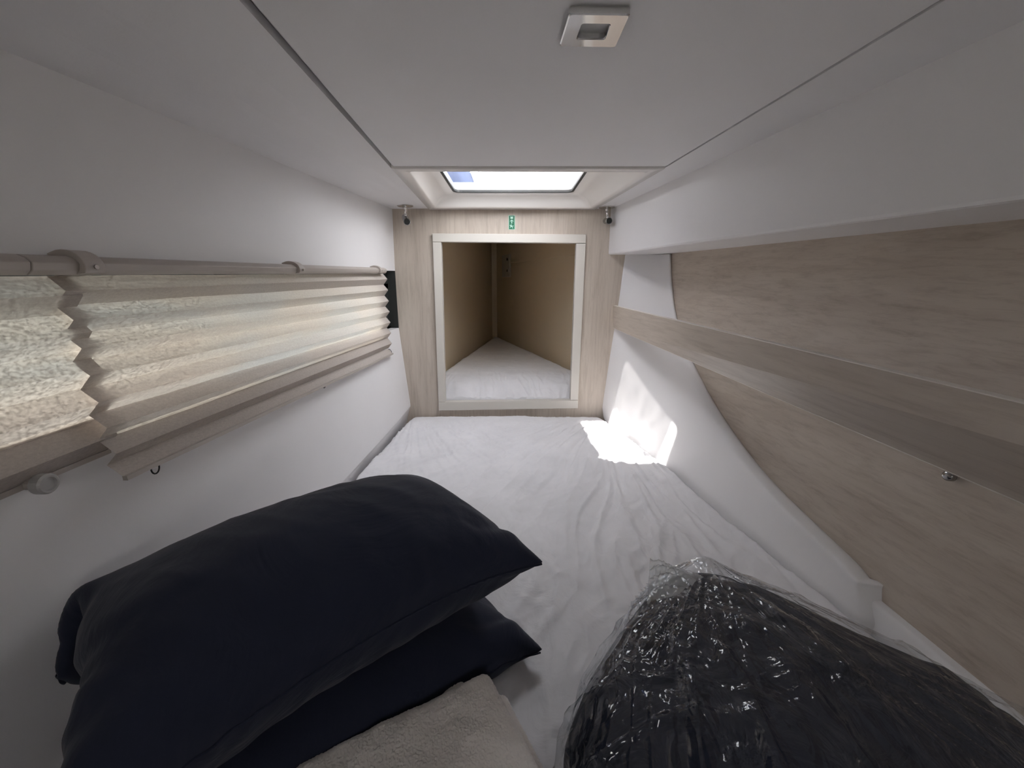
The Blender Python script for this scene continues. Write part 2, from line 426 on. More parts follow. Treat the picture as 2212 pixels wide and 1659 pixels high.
# ------------------------------------------------------------------ setting: right side
wr = thing('wall_right', (.85, .7, -.85), kind='structure')
b = MB()
q = [(px_of(y, z), y, z) for y, z in ((YB, -.85), (YE+.01, -.85), (YE+.01, .36), (YB, .36))]
b.slab(q, (.03,0,0)); b.build('hull_panel', OAK_Y, wr)
b = MB(); G = []
def szb(y): return lerp(.098, .12, (y-.54)/(1.9-.54))
for y in np.linspace(YB, YE, 9):
    s = soff(y); z = szb(y)
    G.append([(s, y, .36), (s, y, ZT-.02), (s, y, lerp(ZT,z,.5)), (s, y, z+.007), (s+.002, y, z+.002), (s+.007, y, z), (px_of(y,z)+.01, y, z+.001)])
b.grid(G); struct(b.build('trim_2', WHITE))
# sweeping white hull moulding
Opx = [(1450,548),(1451,590),(1455,640),(1463,690),(1476,732),(1497,780),(1527,842),(1560,897),(1600,955),(1642,1010),(1690,1062),(1740,1110),(1795,1162),(1842,1206),(1868,1232),(1879,1249)]
Bpts = [atY(1347,548,YE), atY(1343,590,YE), atY(1337,640,YE), atY(1329,690,YE), atY(1322,735,YE), atY(1313,792,YE), atY(1305,848,YE), atY(1297,900,YE),
        atZ(1345,932,ZBED), atZ(1440,1000,ZBED), atZ(1500,1050,ZBED), atZ(1560,1100,ZBED), atZ(1650,1173,ZBED), atZ(1730,1240,ZBED), atZ(1800,1297,ZBED), atZ(1853,1342,ZBED)]
G = []
nO = len(Opx)
for i, (u, v) in enumerate(Opx):
    t = i/(nO-1); f = sstep(.15, .75, t)
    O = atP(u, v, -.004); O1 = atP(u-1.5, v+.5, .006)
    R = atP(u-lerp(22, 36, f), v+lerp(2, 5, f), lerp(.020, .040, f))
    R1 = atP(u-lerp(12, 28, f), v+lerp(1, 4, f), lerp(.017, .037, f))
    B = Bpts[i].copy()
    if i < 8: B[1] -= .002
    row = [O, O1, atP(u-4, v+1, .013), R1, R]
    for k in range(1, 9):
        s = k/8; q = R*(1-s)+B*s
        # slight hollow sweep of the moulding
        q = q+np.array([.012, .012, 0])*math.sin(math.pi*s)*(1-.7*f)
        row.append(q)
    if i < 8: row.append(B+np.array([-.0, .02, 0]))
    else: row.append(B+np.array([-.004, 0, -.09]))
    G.append(row)
# near end cap, rolled round
last = G[-1]
def capmap(p, k):   # k 0..1 rolls towards the hull panel
    p = np.array(p); out = PA+PB*p[1]+PC*p[2]+.004; d = out-p[0]
    a = k*math.pi/2
    return np.array([p[0]+d*(1-math.cos(a)) if k < 1 else out, p[1]-min(.016, d*.45)*math.sin(a), p[2]])
for k in (.25, .5, .75, 1.0): G.append([capmap(p, k) for p in last])
b = MB(); b.grid(G)
struct(b.build('trim_3', WHITE, smooth=True, sub=1))
# lower ledge
b = MB(); G = []
for y in np.linspace(.668, YB, 10):
    zt_ = lerp(-.586, -.602, (.671-y)/.222) if y > .3 else -.613
    x = px_of(y, zt_)
    G.append([(x+.004, y, zt_+.0005), (x-.012, y, zt_), (x-.016, y, zt_-.002), (x-.019, y, zt_-.008), (x-.030, y, zt_-.06), (x-.045, y, -.80)])
b.grid(G); struct(b.build('trim_4', WHITE, smooth=True))
# lee board
lb = thing('lee_board', (.46, .9, -.205), 'long pale oak board running lengthwise along the right side, fixed to the bulkhead', 'board')
b = MB()
n0, n1 = YB+.02, YE-.001
def lee(dx, z, far):      # x of the board's inner face, lower and upper edge
    lo, up = (.471, .465) if far else (.499, .437)
    return lerp(lo, up, (z+.205)/.102)+dx
def leehexa(b, a0, a1, z0, z1):
    b.hexa([(lee(a0,z0,0),n0,z0),(lee(a1,z0,0),n0,z0),(lee(a1,z0,1),n1,z0),(lee(a0,z0,1),n1,z0)],
           [(lee(a0,z1,0),n0,z1),(lee(a1,z1,0),n0,z1),(lee(a1,z1,1),n1,z1),(lee(a0,z1,1),n1,z1)])
leehexa(b, 0, .012, -.205, -.103)
b.build('board', OAK_Y, lb)
b = MB()
for z0, z1 in ((-.1032, -.1018), (-.2062, -.2048)): leehexa(b, -.0005, .0125, z0, z1)  # thin pale strips imitate the highlight on both board edges
b.build('edge_glint', EDGE_GLINT, lb)

# back wall, floor, berth base
b = MB()
hx0, hx1, hz0, hz1 = .17, .46, -.11, .09      # opening added behind the eye so daylight reaches the near half
b.box(-.66, hx0, YB-.05, YB, -1.25, .40); b.box(hx1, 1.15, YB-.05, YB, -1.25, .40); b.box(hx0, hx1, YB-.05, YB, -1.25, hz0); b.box(hx0, hx1, YB-.05, YB, hz1, .40)
struct(b.build('wall_back', WHITE))
b = MB(); b.box(-.80, 1.15, YB-.05, 4.1, -1.27, -1.25); struct(b.build('floor', FLOORM))
b = MB(); b.box(-.70, 1.10, YB, YE-.01, -1.25, -.752)
struct(b.build('trim_5', WHITE))
b = MB(); b.add([(-.47,YE+.03,-1.25),(.5,YE+.03,-1.25),(cr,YF-.02,-1.25),(cl,YF-.02,-1.25),(-.46,YE+.03,-.60),(.49,YE+.03,-.60),(cr-.003,YF-.02,-.60),(cl+.003,YF-.02,-.60)],
                [(0,1,2,3),(4,5,6,7),(0,1,5,4),(1,2,6,5),(2,3,7,6),(3,0,4,7)])
struct(b.build('trim_6', WHITE))

# ------------------------------------------------------------------ main mattress in its sheet
def ridged(x, y, z=0): return 1-abs(mn.noise((x, y, z)))*2
Ly = np.interp
def bl(y): return float(np.interp(y, [-.5, .5, 1.17, 1.86], [-.545, -.535, -.522, -.492]))
def brt(y): return float(np.interp(y, [-.5, .45, .639, .81, 1.036, 1.342, 1.60, 1.88], [.76, .690, .662, .634, .598, .553, .500, .437]))
def wrk(x, y):
    h = 0
    # fan of pulls from the far right corner
    dx, dy_ = x-.47, 2.02-y; r = math.hypot(dx, dy_)+1e-6; a = math.atan2(dx, dy_)
    n1 = mn.noise((a*9+1.0*mn.noise((x*3, y*3, 5)), r*1.1, 1.3)); n2 = mn.noise((a*24+.9*mn.noise((x*3, y*3, 9)), r*2.6, 7.1))
    w = sstep(.05, .35, r)*(1-.45*sstep(.8, 1.6, r))
    h += w*(.010*max(0, n1)*2+.0065*max(0, 1-abs(n2)*3.4)**1.3)
    # fan from the far left corner
    dx, dy_ = x+.50, 2.0-y; r = math.hypot(dx, dy_)+1e-6; a = math.atan2(dx, dy_)
    n1 = mn.noise((a*8+1.1*mn.noise((x*3, y*3, 2)), r*1.2, 21)); n2 = mn.noise((a*19, r*2.0+mn.noise((x*5, y*5, 0)), 4.1))
    w = sstep(.06, .3, r)*(1-sstep(.5, 1.05, r))*(1-sstep(-.1, .25, x))
    h += w*(.008*max(0, n1)*1.8+.0040*max(0, 1-abs(n2)*4)**1.2)
    # fine crumple
    xx = x*.8-y*.6; yy = x*.6+y*.8
    n3 = mn.noise((xx*30+1.1*mn.noise((x*7, y*7, 3)), yy*9, 3.7)); h += .0020*max(0, 1-abs(n3)*3.6)*(.25+.75*sstep(1.7, 1.1, y))
    n4 = mn.noise((x*36+1.2*mn.noise((x*9, y*9, 8)), y*13, 11.7)); h += .0016*max(0, 1-abs(n4)*3.6)*(.3+.7*sstep(1.5, .8, y))
    h += .004*mn.noise((x*3, y*3, 2.2))
    return h*(.25+.75*sstep(1.88, 1.70, y))
NX, NY = 250, 360
xs = np.linspace(-1, 1, NX); ys = np.linspace(0, 1, NY)
b = MB(); G = []
y0, y1 = YB+.01, YE-.012
for j, tv in enumerate(ys):
    y = y0+(y1-y0)*(1-(1-tv)**1.0)
    row = []
    L, R = bl(y), brt(y)
    # rounded far corners
    dyy = y1-y; rc = .055
    if dyy < rc:
        q = rc-math.sqrt(max(0, rc*rc-(rc-dyy)**2)); L += q; R -= q
    for i, u in enumerate(xs):
        x = L+(R-L)*(u+1)/2
        e = min(x-L, R-x, (y1-y)*1.0)
        roll = .026*(1-min(1, e/.03))**2.2
        z = ZBED-roll+1.35*wrk(x, y)*min(1, e/.02+.2)-.004
        row.append((x, y, z))
    G.append(row)
b.grid(G)
# skirt down the sides
def idx(j, i): return j*NX+i
per = [idx(0, i) for i in range(NX)]+[idx(j, NX-1) for j in range(1, NY)]+[idx(NY-1, i) for i in range(NX-2, -1, -1)]+[idx(j, 0) for j in range(NY-2, 0, -1)]
k = len(b.V)
for p in per: v = b.V[p]; b.V.append((v[0], v[1], -.75))
m_ = len(per)
for i in range(m_): b.F.append((per[i], per[(i+1) % m_], k+(i+1) % m_, k+i))
b.F.append(tuple(range(k, k+m_)))
tag(b.build('mattress', SHEET, smooth=True), 'wide mattress in a wrinkled white fitted sheet filling the cabin berth', 'mattress')

# forepeak mattress
def fl(y): return lerp(-.47, cl, (y-YE)/(YF-YE))+.03
def fr_(y): return lerp(.50, cr, (y-YE)/(YF-YE))-.03
b = MB(); G = []
y0, y1 = YE+.025, 3.80
NX2, NY2 = 150, 170
ZF = -.475
for tv in np.linspace(0, 1, NY2):
    y = y0+(y1-y0)*tv**1.7; row = []
    L, R = fl(y)+.006*mn.noise((y*9, 0, 0)), fr_(y)+.006*mn.noise((y*9, 4, 0))
    for i in range(NX2):
        x = lerp(L, R, i/(NX2-1))
        ef = y-y0; es = min(x-L, R-x); eb = y1-y
        z = ZF-.078*(1-min(1, ef/.22))**2.4-.03*(1-min(1, es/.05))**2-.03*(1-min(1, eb/.06))**2
        g = mn.noise((x*30+1.5*mn.noise((x*8, y*6, 1)), y*5, 3)); w = (1-sstep(.02, .34, ef))
        z += w*.0085*max(0, 1-abs(g)*3)+.004*mn.noise((x*4, y*4, 9))+.0018*max(0, 1-abs(mn.noise((x*5, y*20, 5)))*4)
        g2 = mn.noise(((x+y*.7)*22, y*7, 13)); z += w*.004*g2
        row.append((x, y, z))
    G.append(row)
b.grid(G)
def idx2(j, i): return j*NX2+i
per = [idx2(0, i) for i in range(NX2)]+[idx2(j, NX2-1) for j in range(1, NY2)]+[idx2(NY2-1, i) for i in range(NX2-2, -1, -1)]+[idx2(j, 0) for j in range(NY2-2, 0, -1)]
k = len(b.V); m_ = len(per)
for p in per: v = b.V[p]; b.V.append((v[0], v[1], -.60))
for i in range(m_): b.F.append((per[i], per[(i+1) % m_], k+(i+1) % m_, k+i))
b.F.append(tuple(range(k, k+m_)))
tag(b.build('mattress', SHEET, smooth=True), 'triangular mattress in white gathered sheet inside the forepeak opening', 'mattress')

# ------------------------------------------------------------------ pillows: two sewn sheets, blown up and settled
def pillow_sim(L, W, nu, nv, center, yaw, thick0, press, floor, wallx=-.512, steps=260, iters=10, mask=None, tilt=(0,0), seed=1, damp=.93, grav=.00006, H=.2):
    rs = np.random.RandomState(seed)
    u = np.linspace(-.5, .5, nu)*L; v = np.linspace(-.5, .5, nv)*W
    U, Vv = np.meshgrid(u, v, indexing='ij')
    top = np.arange(nu*nv).reshape(nu, nv)
    bot = top.copy(); inner = np.zeros((nu, nv), bool); inner[1:-1, 1:-1] = True
    bot[inner] = nu*nv+np.arange(inner.sum())
    nt = nu*nv+inner.sum()
    X = np.zeros((nt, 3))
    prof = np.sqrt(np.clip(1-(2*U/L)**4, 0, 1)*np.clip(1-(2*Vv/W)**4, 0, 1))*thick0/2
    jit = rs.randn(nu, nv)*.0015
    X[top.ravel()] = np.stack([U, Vv, prof+jit], -1).reshape(-1, 3)
    X[bot[inner]] = np.stack([U, Vv, -prof+jit], -1)[inner]
    X[:, 2] += X[:, 0]*tilt[0]+X[:, 1]*tilt[1]
    c, s = math.cos(yaw), math.sin(yaw)
    X = np.stack([X[:, 0]*c-X[:, 1]*s+center[0], X[:, 0]*s+X[:, 1]*c+center[1], X[:, 2]+center[2]], -1)
    du, dv = L/(nu-1), W/(nv-1)
    cons = []
    for S in (top, bot):
        for k in (0, 1):
            a, bb = S[k:-1:2, :], S[k+1::2, :]; a = a[:bb.shape[0]]; cons.append((a.ravel(), bb.ravel(), du, 1.0))
            a, bb = S[:, k:-1:2], S[:, k+1::2]; a = a[:, :bb.shape[1]]; cons.append((a.ravel(), bb.ravel(), dv, 1.0))
            d = math.hypot(du, dv)
            a, bb = S[k:-1:2, :-1], S[k+1::2, 1:]; a = a[:bb.shape[0]]; cons.append((a.ravel(), bb.ravel(), d, .35))
            a, bb = S[k:-1:2, 1:], S[k+1::2, :-1]; a = a[:bb.shape[0]]; cons.append((a.ravel(), bb.ravel(), d, .35))
        for k in range(4):
            a, bb = S[k:-2:4, :], S[k+2::4, :]; q = min(a.shape[0], bb.shape[0]); cons.append((a[:q].ravel(), bb[:q].ravel(), 2*du, .10))
            a, bb = S[:, k:-2:4], S[:, k+2::4]; q = min(a.shape[1], bb.shape[1]); cons.append((a[:, :q].ravel(), bb[:, :q].ravel(), 2*dv, .10))
    M = np.ones((nu, nv)) if mask is None else mask(U/L+.5, Vv/W+.5)
    Xp = X.copy()
    for st in range(steps):
        nrm = np.zeros_like(X)
        for S, sg in ((top, 1), (bot, -1)):
            Pq = X[S]; a = Pq[1:, :-1]-Pq[:-1, 1:]; bq = Pq[1:, 1:]-Pq[:-1, :-1]
            f = np.cross(a, bq)*sg; f *= ((M[1:, 1:]+M[:-1, :-1])/2)[..., None]
            for sl in ((slice(0, -1), slice(0, -1)), (slice(1, None), slice(0, -1)), (slice(0, -1), slice(1, None)), (slice(1, None), slice(1, None))):
                np.add.at(nrm, S[sl].ravel(), f.reshape(-1, 3)*.25)
        nrm /= du*dv
        vel = (X-Xp)*damp; Xp = X.copy()
        hc = X[top[nu//3:-nu//3, nv//3:-nv//3], 2].mean()-X[bot[nu//3:-nu//3, nv//3:-nv//3], 2].mean()
        pr = press*min(1, (st+1)/60)*min(1, max(0, (H-hc)/.02))
        X = X+vel+nrm*pr; X[:, 2] -= grav
        for it in range(iters):
            for a, bb, r, k in cons:
                d = X[bb]-X[a]; ln = np.sqrt((d*d).sum(1))+1e-9
                e = (ln-r)/ln
                if k < .2: e = np.minimum(e, 0)
                q = d*(e*k*.5)[:, None]; X[a] += q; X[bb] -= q
        fz = floor(X)
        hit = X[:, 2] < fz; X[hit, 2] = fz[hit]
        Xp[hit] = Xp[hit]*.4+X[hit]*.6
        wx = wallx-.3*max(0, 1-st/150); w = X[:, 0] < wx; X[w, 0] = wx
    return X, top, bot
def rumple(X, top, bot):
    X = X.copy()
    for S, sg in ((top, 1), (bot, -1)):
        nu, nv = S.shape; Q = X[S]
        nr = np.zeros_like(Q); nr[1:-1, 1:-1] = np.cross(Q[2:, 1:-1]-Q[:-2, 1:-1], Q[1:-1, 2:]-Q[1:-1, :-2])*sg
        nr /= np.linalg.norm(nr, axis=-1, keepdims=True)+1e-9
        for i in range(1, nu-1):
            for j in range(1, nv-1):
                u, v = i/(nu-1), j/(nv-1); e = min(u, 1-u)
                # pulls that run in from both short ends and from the corners
                a = mn.noise((v*5.5+1.3*mn.noise((u*4, v*3, 1)), u*2.4, 3.4+sg)); a2 = mn.noise((v*15+u*3, u*3, 9+sg)); rim = min(1, min(e, v, 1-v)/.07)
                c = mn.noise((u*10+v*5, v*3-u*2, 8+sg))
                d = rim*((.013*a-.010*max(0, 1-abs(a)*5))*math.exp(-e/.17)+.0035*max(0, 1-abs(a2)*4)*math.exp(-e/.10)+.0025*max(0, 1-abs(c)*5)+.004*mn.noise((u*4, v*3, 6)))
                X[S[i, j]] += nr[i, j]*d
    return X
def sim_mesh(X, top, bot):
    Fc = []
    nu, nv = top.shape
    for S, fl_ in ((top, 0), (bot, 1)):
        for i in range(nu-1):
            for j in range(nv-1):
                q = (S[i,j], S[i+1,j], S[i+1,j+1], S[i,j+1]); Fc.append(tuple(int(k) for k in (q if not fl_ else q[::-1])))
    return [tuple(p) for p in X], Fc
def seam_tube(X, top, r, parent, mat, side):
    pts = X[top[:, 0]] if side == 0 else X[top[:, -1]]
    b = MB(); b.tube([tuple(p) for p in pts[1:-1]], r, 6); return b.build('seam', mat, parent, smooth=True)
yaw = math.radians(37.5)
ax = np.array([math.cos(yaw), math.sin(yaw)]); ay = np.array([-math.sin(yaw), math.cos(yaw)])
bedz = ZBED+.002
def bedfloor(X): return np.full(len(X), bedz)
def mk_mask(lo, hi):
    def f(u, v): return np.clip((u-lo)/.05, 0, 1)*np.clip((hi-u)/.05, 0, 1)
    return f
cen = np.array([-.275, .508])
X, tp, bt = pillow_sim(.58, .34, 60, 40, (cen[0], cen[1], -.545), yaw, .10, .0006, bedfloor, seed=3, mask=mk_mask(-.1, 1.1), H=.125)
lowX, lowT = X, tp
X = rumple(X, tp, bt); V_, F_ = sim_mesh(X, tp, bt)
low = thing('pillow', (cen[0], cen[1], bedz), 'dark navy pillow lying flat on the sheet underneath the plump one', 'pillow', 'stacked navy pillows')
obj('pillowcase', V_, F_, NAVY, low, smooth=True, sub=1)
seam_tube(X, tp, .0016, low, NAVY, 0)
def hmap(Xl, Tl, res=.006):
    P_ = Xl[Tl.ravel()]; x0, yq0 = P_[:, 0].min(), P_[:, 1].min()
    nx, ny = int((P_[:, 0].max()-x0)/res)+2, int((P_[:, 1].max()-yq0)/res)+2
    H = np.full((nx, ny), -9.0)
    Q = Xl[Tl]
    for fu in np.linspace(0, 1, 4):
        for fv in np.linspace(0, 1, 4):
            R_ = (Q[:-1,:-1]*(1-fu)*(1-fv)+Q[1:,:-1]*fu*(1-fv)+Q[:-1,1:]*(1-fu)*fv+Q[1:,1:]*fu*fv).reshape(-1, 3)
            np.maximum.at(H, (((R_[:, 0]-x0)/res).astype(int), ((R_[:, 1]-yq0)/res).astype(int)), R_[:, 2])
    def f(X):
        i = ((X[:, 0]-x0)/res).astype(int); j = ((X[:, 1]-yq0)/res).astype(int)
        ok = (i >= 0) & (i < nx) & (j >= 0) & (j < ny)
        out = np.full(len(X), bedz); out[ok] = np.maximum(out[ok], H[i[ok], j[ok]]+.003); return out
    return f
cen2 = np.array([-.342, .455])
X, tp, bt = pillow_sim(.605, .355, 76, 48, (cen2[0], cen2[1], -.40), yaw+.03, .15, .00080, hmap(lowX, lowT), seed=5, mask=mk_mask(.06, 1.03), steps=260, H=.205)
X = rumple(X, tp, bt); V_, F_ = sim_mesh(X, tp, bt)
topp = thing('pillow', (cen2[0], cen2[1], -.50), 'plump dark navy pillow on top of the stack beside the left wall', 'pillow', 'stacked navy pillows')
obj('pillowcase', V_, F_, NAVY, topp, smooth=True, sub=1)
seam_tube(X, tp, .0019, topp, NAVY, 0)

# ------------------------------------------------------------------ folded towel
def rbox(cx, cy, z0, z1, lx, ly, rot, nx=90, ny=90, disp=.003, seed=0, rad=.02, sag=None):
    """soft slab: top and bottom grids closed round a rounded rim"""
    h = (z1-z0)/2; zc = (z0+z1)/2; c, s = math.cos(rot), math.sin(rot)
    G = []; nr = 9
    for sgn in (1, -1):
        g = []
        for i in range(nx):
            row = []
            for j in range(ny):
                u = -1+2*i/(nx-1); v = -1+2*j/(ny-1)
                # squircle mapping
                x = u*lx/2; y = v*ly/2
                ex = lx/2-abs(x); ey = ly/2-abs(y)
                kx = min(1, ex/rad); ky = min(1, ey/rad)
                prof = math.sqrt(max(0, 1-(1-kx)**2))*math.sqrt(max(0, 1-(1-ky)**2))
                rc = rad*1.0
                if ex < rc and ey < rc:
                    ddx, ddy = rc-ex, rc-ey; dd = math.hypot(ddx, ddy); mxx = max(ddx, ddy)
                    if dd > 1e-6:
                        f = mxx/dd; x = math.copysign(lx/2-rc+ddx*f, x); y = math.copysign(ly/2-rc+ddy*f, y)
                        kk = 1-mxx/rc; prof = math.sqrt(max(0, 1-(1-kk)**2))
                d = disp*(mn.noise((x*14+seed, y*14, seed))+.5*mn.noise((x*40, y*40+seed, 3)))
                z = zc+sgn*h*prof+(d*prof if sgn > 0 else 0)
                wx, wy = cx+x*c-y*s, cy+x*s+y*c
                if sag: z += sag(x, y)
                row.append((wx, wy, z))
            g.append(row)
        G.append(g)
    b = MB(); b.grid(G[0]); b.grid(G[1]); return b
tcx, tcy = -.090, .300
trot = math.radians(30)
tw = MB()
def terry(V):
    out = []
    for v in V:
        n_ = mn.noise((v[0]*420, v[1]*420, v[2]*420))+.5*mn.noise((v[0]*900, v[1]*900, v[2]*900))
        k = .0011*n_; out.append((v[0]+k*.5, v[1]+k*.5, v[2]+k))
    return out
for k, (dx_, dy2, dr, z0, z1, lx, ly, nn_) in enumerate([(.038, -.004, -2, -.622, -.596, .252, .296, 220), (-.030, .028, 1.5, -.604, -.576, .250, .290, 220), (.004, .006, -1, -.583, -.554, .262, .268, 320)]):
    a = trot+math.radians(dr)
    q = rbox(tcx+dx_, tcy+dy2, z0, z1, lx, ly, a, nn_, nn_, .006, k*3.1, .013)
    tw.add(terry(q.V), q.F)
towel = tw.build('towel', TOWEL, smooth=True)
tag(towel, 'folded beige terry towel lying on the sheet in front of the navy pillows', 'towel')

# ------------------------------------------------------------------ quilt in a clear plastic bag
qa = math.radians(-38.7)
C0 = np.array([.280, .626])
eb = np.array([math.cos(qa), math.sin(qa)]); ea = np.array([math.sin(qa), -math.cos(qa)])
LB, LA, QH = .441, .427, .222
qc = C0+eb*LB/2+ea*LA/2
def quilt_pt(th, ph, grow=0.0):
    """rounded block: th around, ph up"""
    n1, n2 = .49, .70
    def sp(w, m): return math.copysign(abs(w)**m, w)
    cx = sp(math.cos(ph), n2)*sp(math.cos(th), n1); cy = sp(math.cos(ph), n2)*sp(math.sin(th), n1); cz = sp(math.sin(ph), n2)
    return cx*(LB/2+grow), cy*(LA/2+grow), cz*(QH/2+grow)
def quilt_world(lx, ly, lz):
    p = qc+eb*lx+ea*ly; return np.array([p[0], p[1], bedz+QH/2+.003+lz])
def bagdef(lx, ly, lz):
    # top slopes: lower along the far right, belly towards the eye
    k = (lz+QH/2)/QH
    lz = lz*(1-.268*sstep(-.05, .2, lx))*(1-.208*sstep(.0, .26, -ly))
    return lx, ly, lz
NT, NP = 220, 110
b = MB(); G = []
for i in range(NP):
    ph = -math.pi/2+math.pi*i/(NP-1); row = []
    for j in range(NT):
        th = 2*math.pi*j/NT
        lx, ly, lz = quilt_pt(th, ph); lx, ly, lz = bagdef(lx, ly, lz)
        # folded layers at the flanks
        d = .004*mn.noise((lx*9, ly*9, lz*9))+.0035*max(0, 1-abs(mn.noise((lx*7, ly*7, lz*7+4)))*5)
        s = 1.012+d*4
        z = lz+d-.004*math.exp(-((math.fmod(abs(lx*1.0+.3), .13)-.065)/.008)**2)*(1 if lz > 0 else 0)
        p = quilt_world(lx*s, ly*s, z); p[2] = max(p[2], bedz+.003); row.append(p)
    row.append(row[0]); G.append(row)
b.grid(G)
quilt = thing('bagged_quilt', (qc[0], qc[1], bedz), 'navy quilt packed in a clear crinkled plastic bag on the right of the bed', 'bedding')
qm = b.build('quilt', NAVY_D, quilt, smooth=True); qm['label'] = 'dark navy folded quilt'
# plastic skin: gathered to a knot over the far corner
NT, NP = 420, 200
G = []
kl = np.array([-LB/2+.065, -LA/2+.055])
for i in range(NP):
    ph = -math.pi/2+math.pi*i/(NP-1); row = []
    for j in range(NT):
        th = 2*math.pi*j/NT
        lx, ly, lz = quilt_pt(th, ph, .0065); lx, ly, lz = bagdef(lx, ly, lz)
        dx, dy_ = lx-kl[0], ly-kl[1]; r = math.hypot(dx, dy_)+.4*max(0, QH/2-lz)+1e-5; a = math.atan2(dy_, dx)
        aw = a+.30*mn.noise((lx*4, ly*4, lz*4))
        n1 = mn.noise((math.cos(aw)*4.5, math.sin(aw)*4.5, r*2.0)); n2 = mn.noise((math.cos(aw)*13, math.sin(aw)*13, r*6+3))
        amp = sstep(.0, .10, r)
        d = amp*(.008*max(0, 1-abs(n1)*6)+.004*max(0, 1-abs(n2)*5.5)*(.4+r*2))
        m1 = mn.noise((lx*9+1.5*mn.noise((lx*5,ly*5,1)), ly*9, lz*9)); d += amp*.006*max(0, 1-abs(m1)*8)
        m3 = mn.noise((lx*24+2*mn.noise((lx*11,ly*11,5)), ly*24, lz*24)); d += amp*.0022*max(0, 1-abs(m3)*4)
        m2 = mn.noise((lx*6, ly*6, lz*6+9)); d += .002*max(0, m2)
        nx_, ny_, nz_ = lx/(LB/2)**1, ly/(LA/2)**1, lz/(QH/2)
        nn = np.array([nx_**5, ny_**5, nz_**5*1.0]); nn = nn/(np.linalg.norm(nn)+1e-9)
        pull = math.exp(-(r/.05)**2)
        lz2 = lz+pull*.030*(lz > 0)
        p = quilt_world(lx+nn[0]*d, ly+nn[1]*d, lz2+nn[2]*d); p[2] = max(p[2], bedz+.0015); row.append(p)
    row.append(row[0]); G.append(row)
b = MB(); b.grid(G)
# gathered tail above the knot
tail = MB(); GT = []
A_, B_ = atZ(1404, 1209, -.372), atZ(1398, 1300, -.400)
K1, K2 = atZ(1520, 1247, -.392), atZ(1466, 1282, -.394)
for i in range(60):
    t = i/59; row = []
    for j in range(70):
        q = j/69
        p = (K1*(1-q)+K2*q)*(1-t)+(A_*(1-q)+B_*q)*t
        p = p+np.array([0, 0, 1])*((.014*math.sin(math.pi*t)*math.sin(math.pi*q))+(.0045*math.sin(q*24+2.5*mn.noise((t*3, q*2, 0)))+.006*mn.noise((q*9, t*3, 7))+.003*max(0, 1-abs(mn.noise((t*8, q*8, 3)))*5))*(.35+.65*t))
        row.append(p)
    GT.append(row)
tail.grid(GT)
b.build('plastic_bag', PLASTIC, quilt, smooth=True)['label'] = 'clear crinkled plastic bag'
tail.build('bag_tail', PLASTIC_G, quilt, smooth=True)['label'] = 'gathered clear plastic end'

# ------------------------------------------------------------------ pleated blinds
PER, AMP = .0425, .0085
def Zr0(y): return .007+.0225*(y-.43)
def Zr1(y): return Zr0(y)+.021
def blind(name, ya, yb, ztop, zbot, xc, label, bulge=0.0):
    """ztop, zbot: functions of y"""
    t = thing(name, (xc, (ya+yb)/2, zbot((ya+yb)/2)), label, 'blind', 'pleated window blinds')
    b = MB(); npl = int(round((ztop(yb)-zbot(yb))/PER*2)); G = []
    yy = np.linspace(ya, yb, 24)
    for k in range(npl+1):
        f = k/npl; row = []
        for y in yy:
            x = xc+(AMP if k % 2 else -AMP)+bulge*f*f*(1-(y-ya)/(yb-ya))
            row.append((x, y, lerp(ztop(y), zbot(y), f)+.0012*mn.noise((y*6, k*.8, 0))))
        G.append(row)
    b.grid(G); b.build('pleated_fabric', BLIND, t)
    bb = MB(); last = G[-1]; H_ = []
    for p in last: H_.append([(p[0]-.003, p[1], p[2]+.002), (p[0]+.003, p[1], p[2]+.002), (p[0]+.003, p[1], p[2]-.004), (p[0]-.003, p[1], p[2]-.004), (p[0]-.003, p[1], p[2]+.002)])
    bb.grid(H_); bb.F.append((0,1,2,3)); m = len(bb.V)-5; bb.F.append((m, m+1, m+2, m+3)); bb.build('hem_bar', RAIL, t)
    return t
rl = thing('blind_rail', (-.505, .6, .012), 'long taupe head rail carrying the blinds along the left wall', 'rail')
xc = -.5135
def rail(ya, yb):
    b = MB(); G = []
    for y in (ya, yb):
        a, c = Zr0(y), Zr1(y)
        prof = [(-.524, a), (-.500, a), (-.494, a+.005), (-.492, a+.013), (-.497, c-.003), (-.505, c), (-.524, c)]
        G.append([(x, y, z) for x, z in prof+[prof[0]]])
    b.grid(G)
    b.F.append(tuple(range(7))); b.F.append(tuple(range(8, 15))); return b.build('rail_section', RAIL, rl, bevel=.0015)
yj = atX(63, 570, -.495)[1]
rail(yj+.0006, 1.665); rail(YB+.05, yj-.0006)
def clip(y):
    b = MB(); prof = []
    for k in range(11):
        a = math.radians(-25+k*14.5); prof.append((-.510+.024*math.cos(a), (Zr0(y)+Zr1(y))/2-.001+.0185*math.sin(a)))
    prof = [(-.524, Zr0(y)-.002)]+prof+[(-.526, Zr1(y)+.003)]
    G = [[(x, yy, z) for x, z in prof] for yy in (y-.012, y-.009, y+.009, y+.012)]
    b.grid(G); m = len(prof); b.F.append(tuple(range(m))); b.F.append(tuple(range(3*m, 4*m)))
    c = b.build('clip', RAIL, rl, bevel=.0012)
    s = MB(); s.tube([(-.4885, y, Zr0(y)+.009), (-.4845, y, Zr0(y)+.009)], .0028, 8); s.build('screw', STEEL, c)
for px, py in ((192, 575), (646, 580), (820, 582)): clip(atX(px, py, -.494)[1])
yL = atX(118, 600, xc)[1]
zt = lambda y: Zr0(y)-.001
blind('pleated_blind', yL, 1.705, zt, lambda y: lerp(-.240, -.291, (y-.47)/1.22), xc, 'far pleated blind hanging lowest with its free zigzag edge over the other', .014)
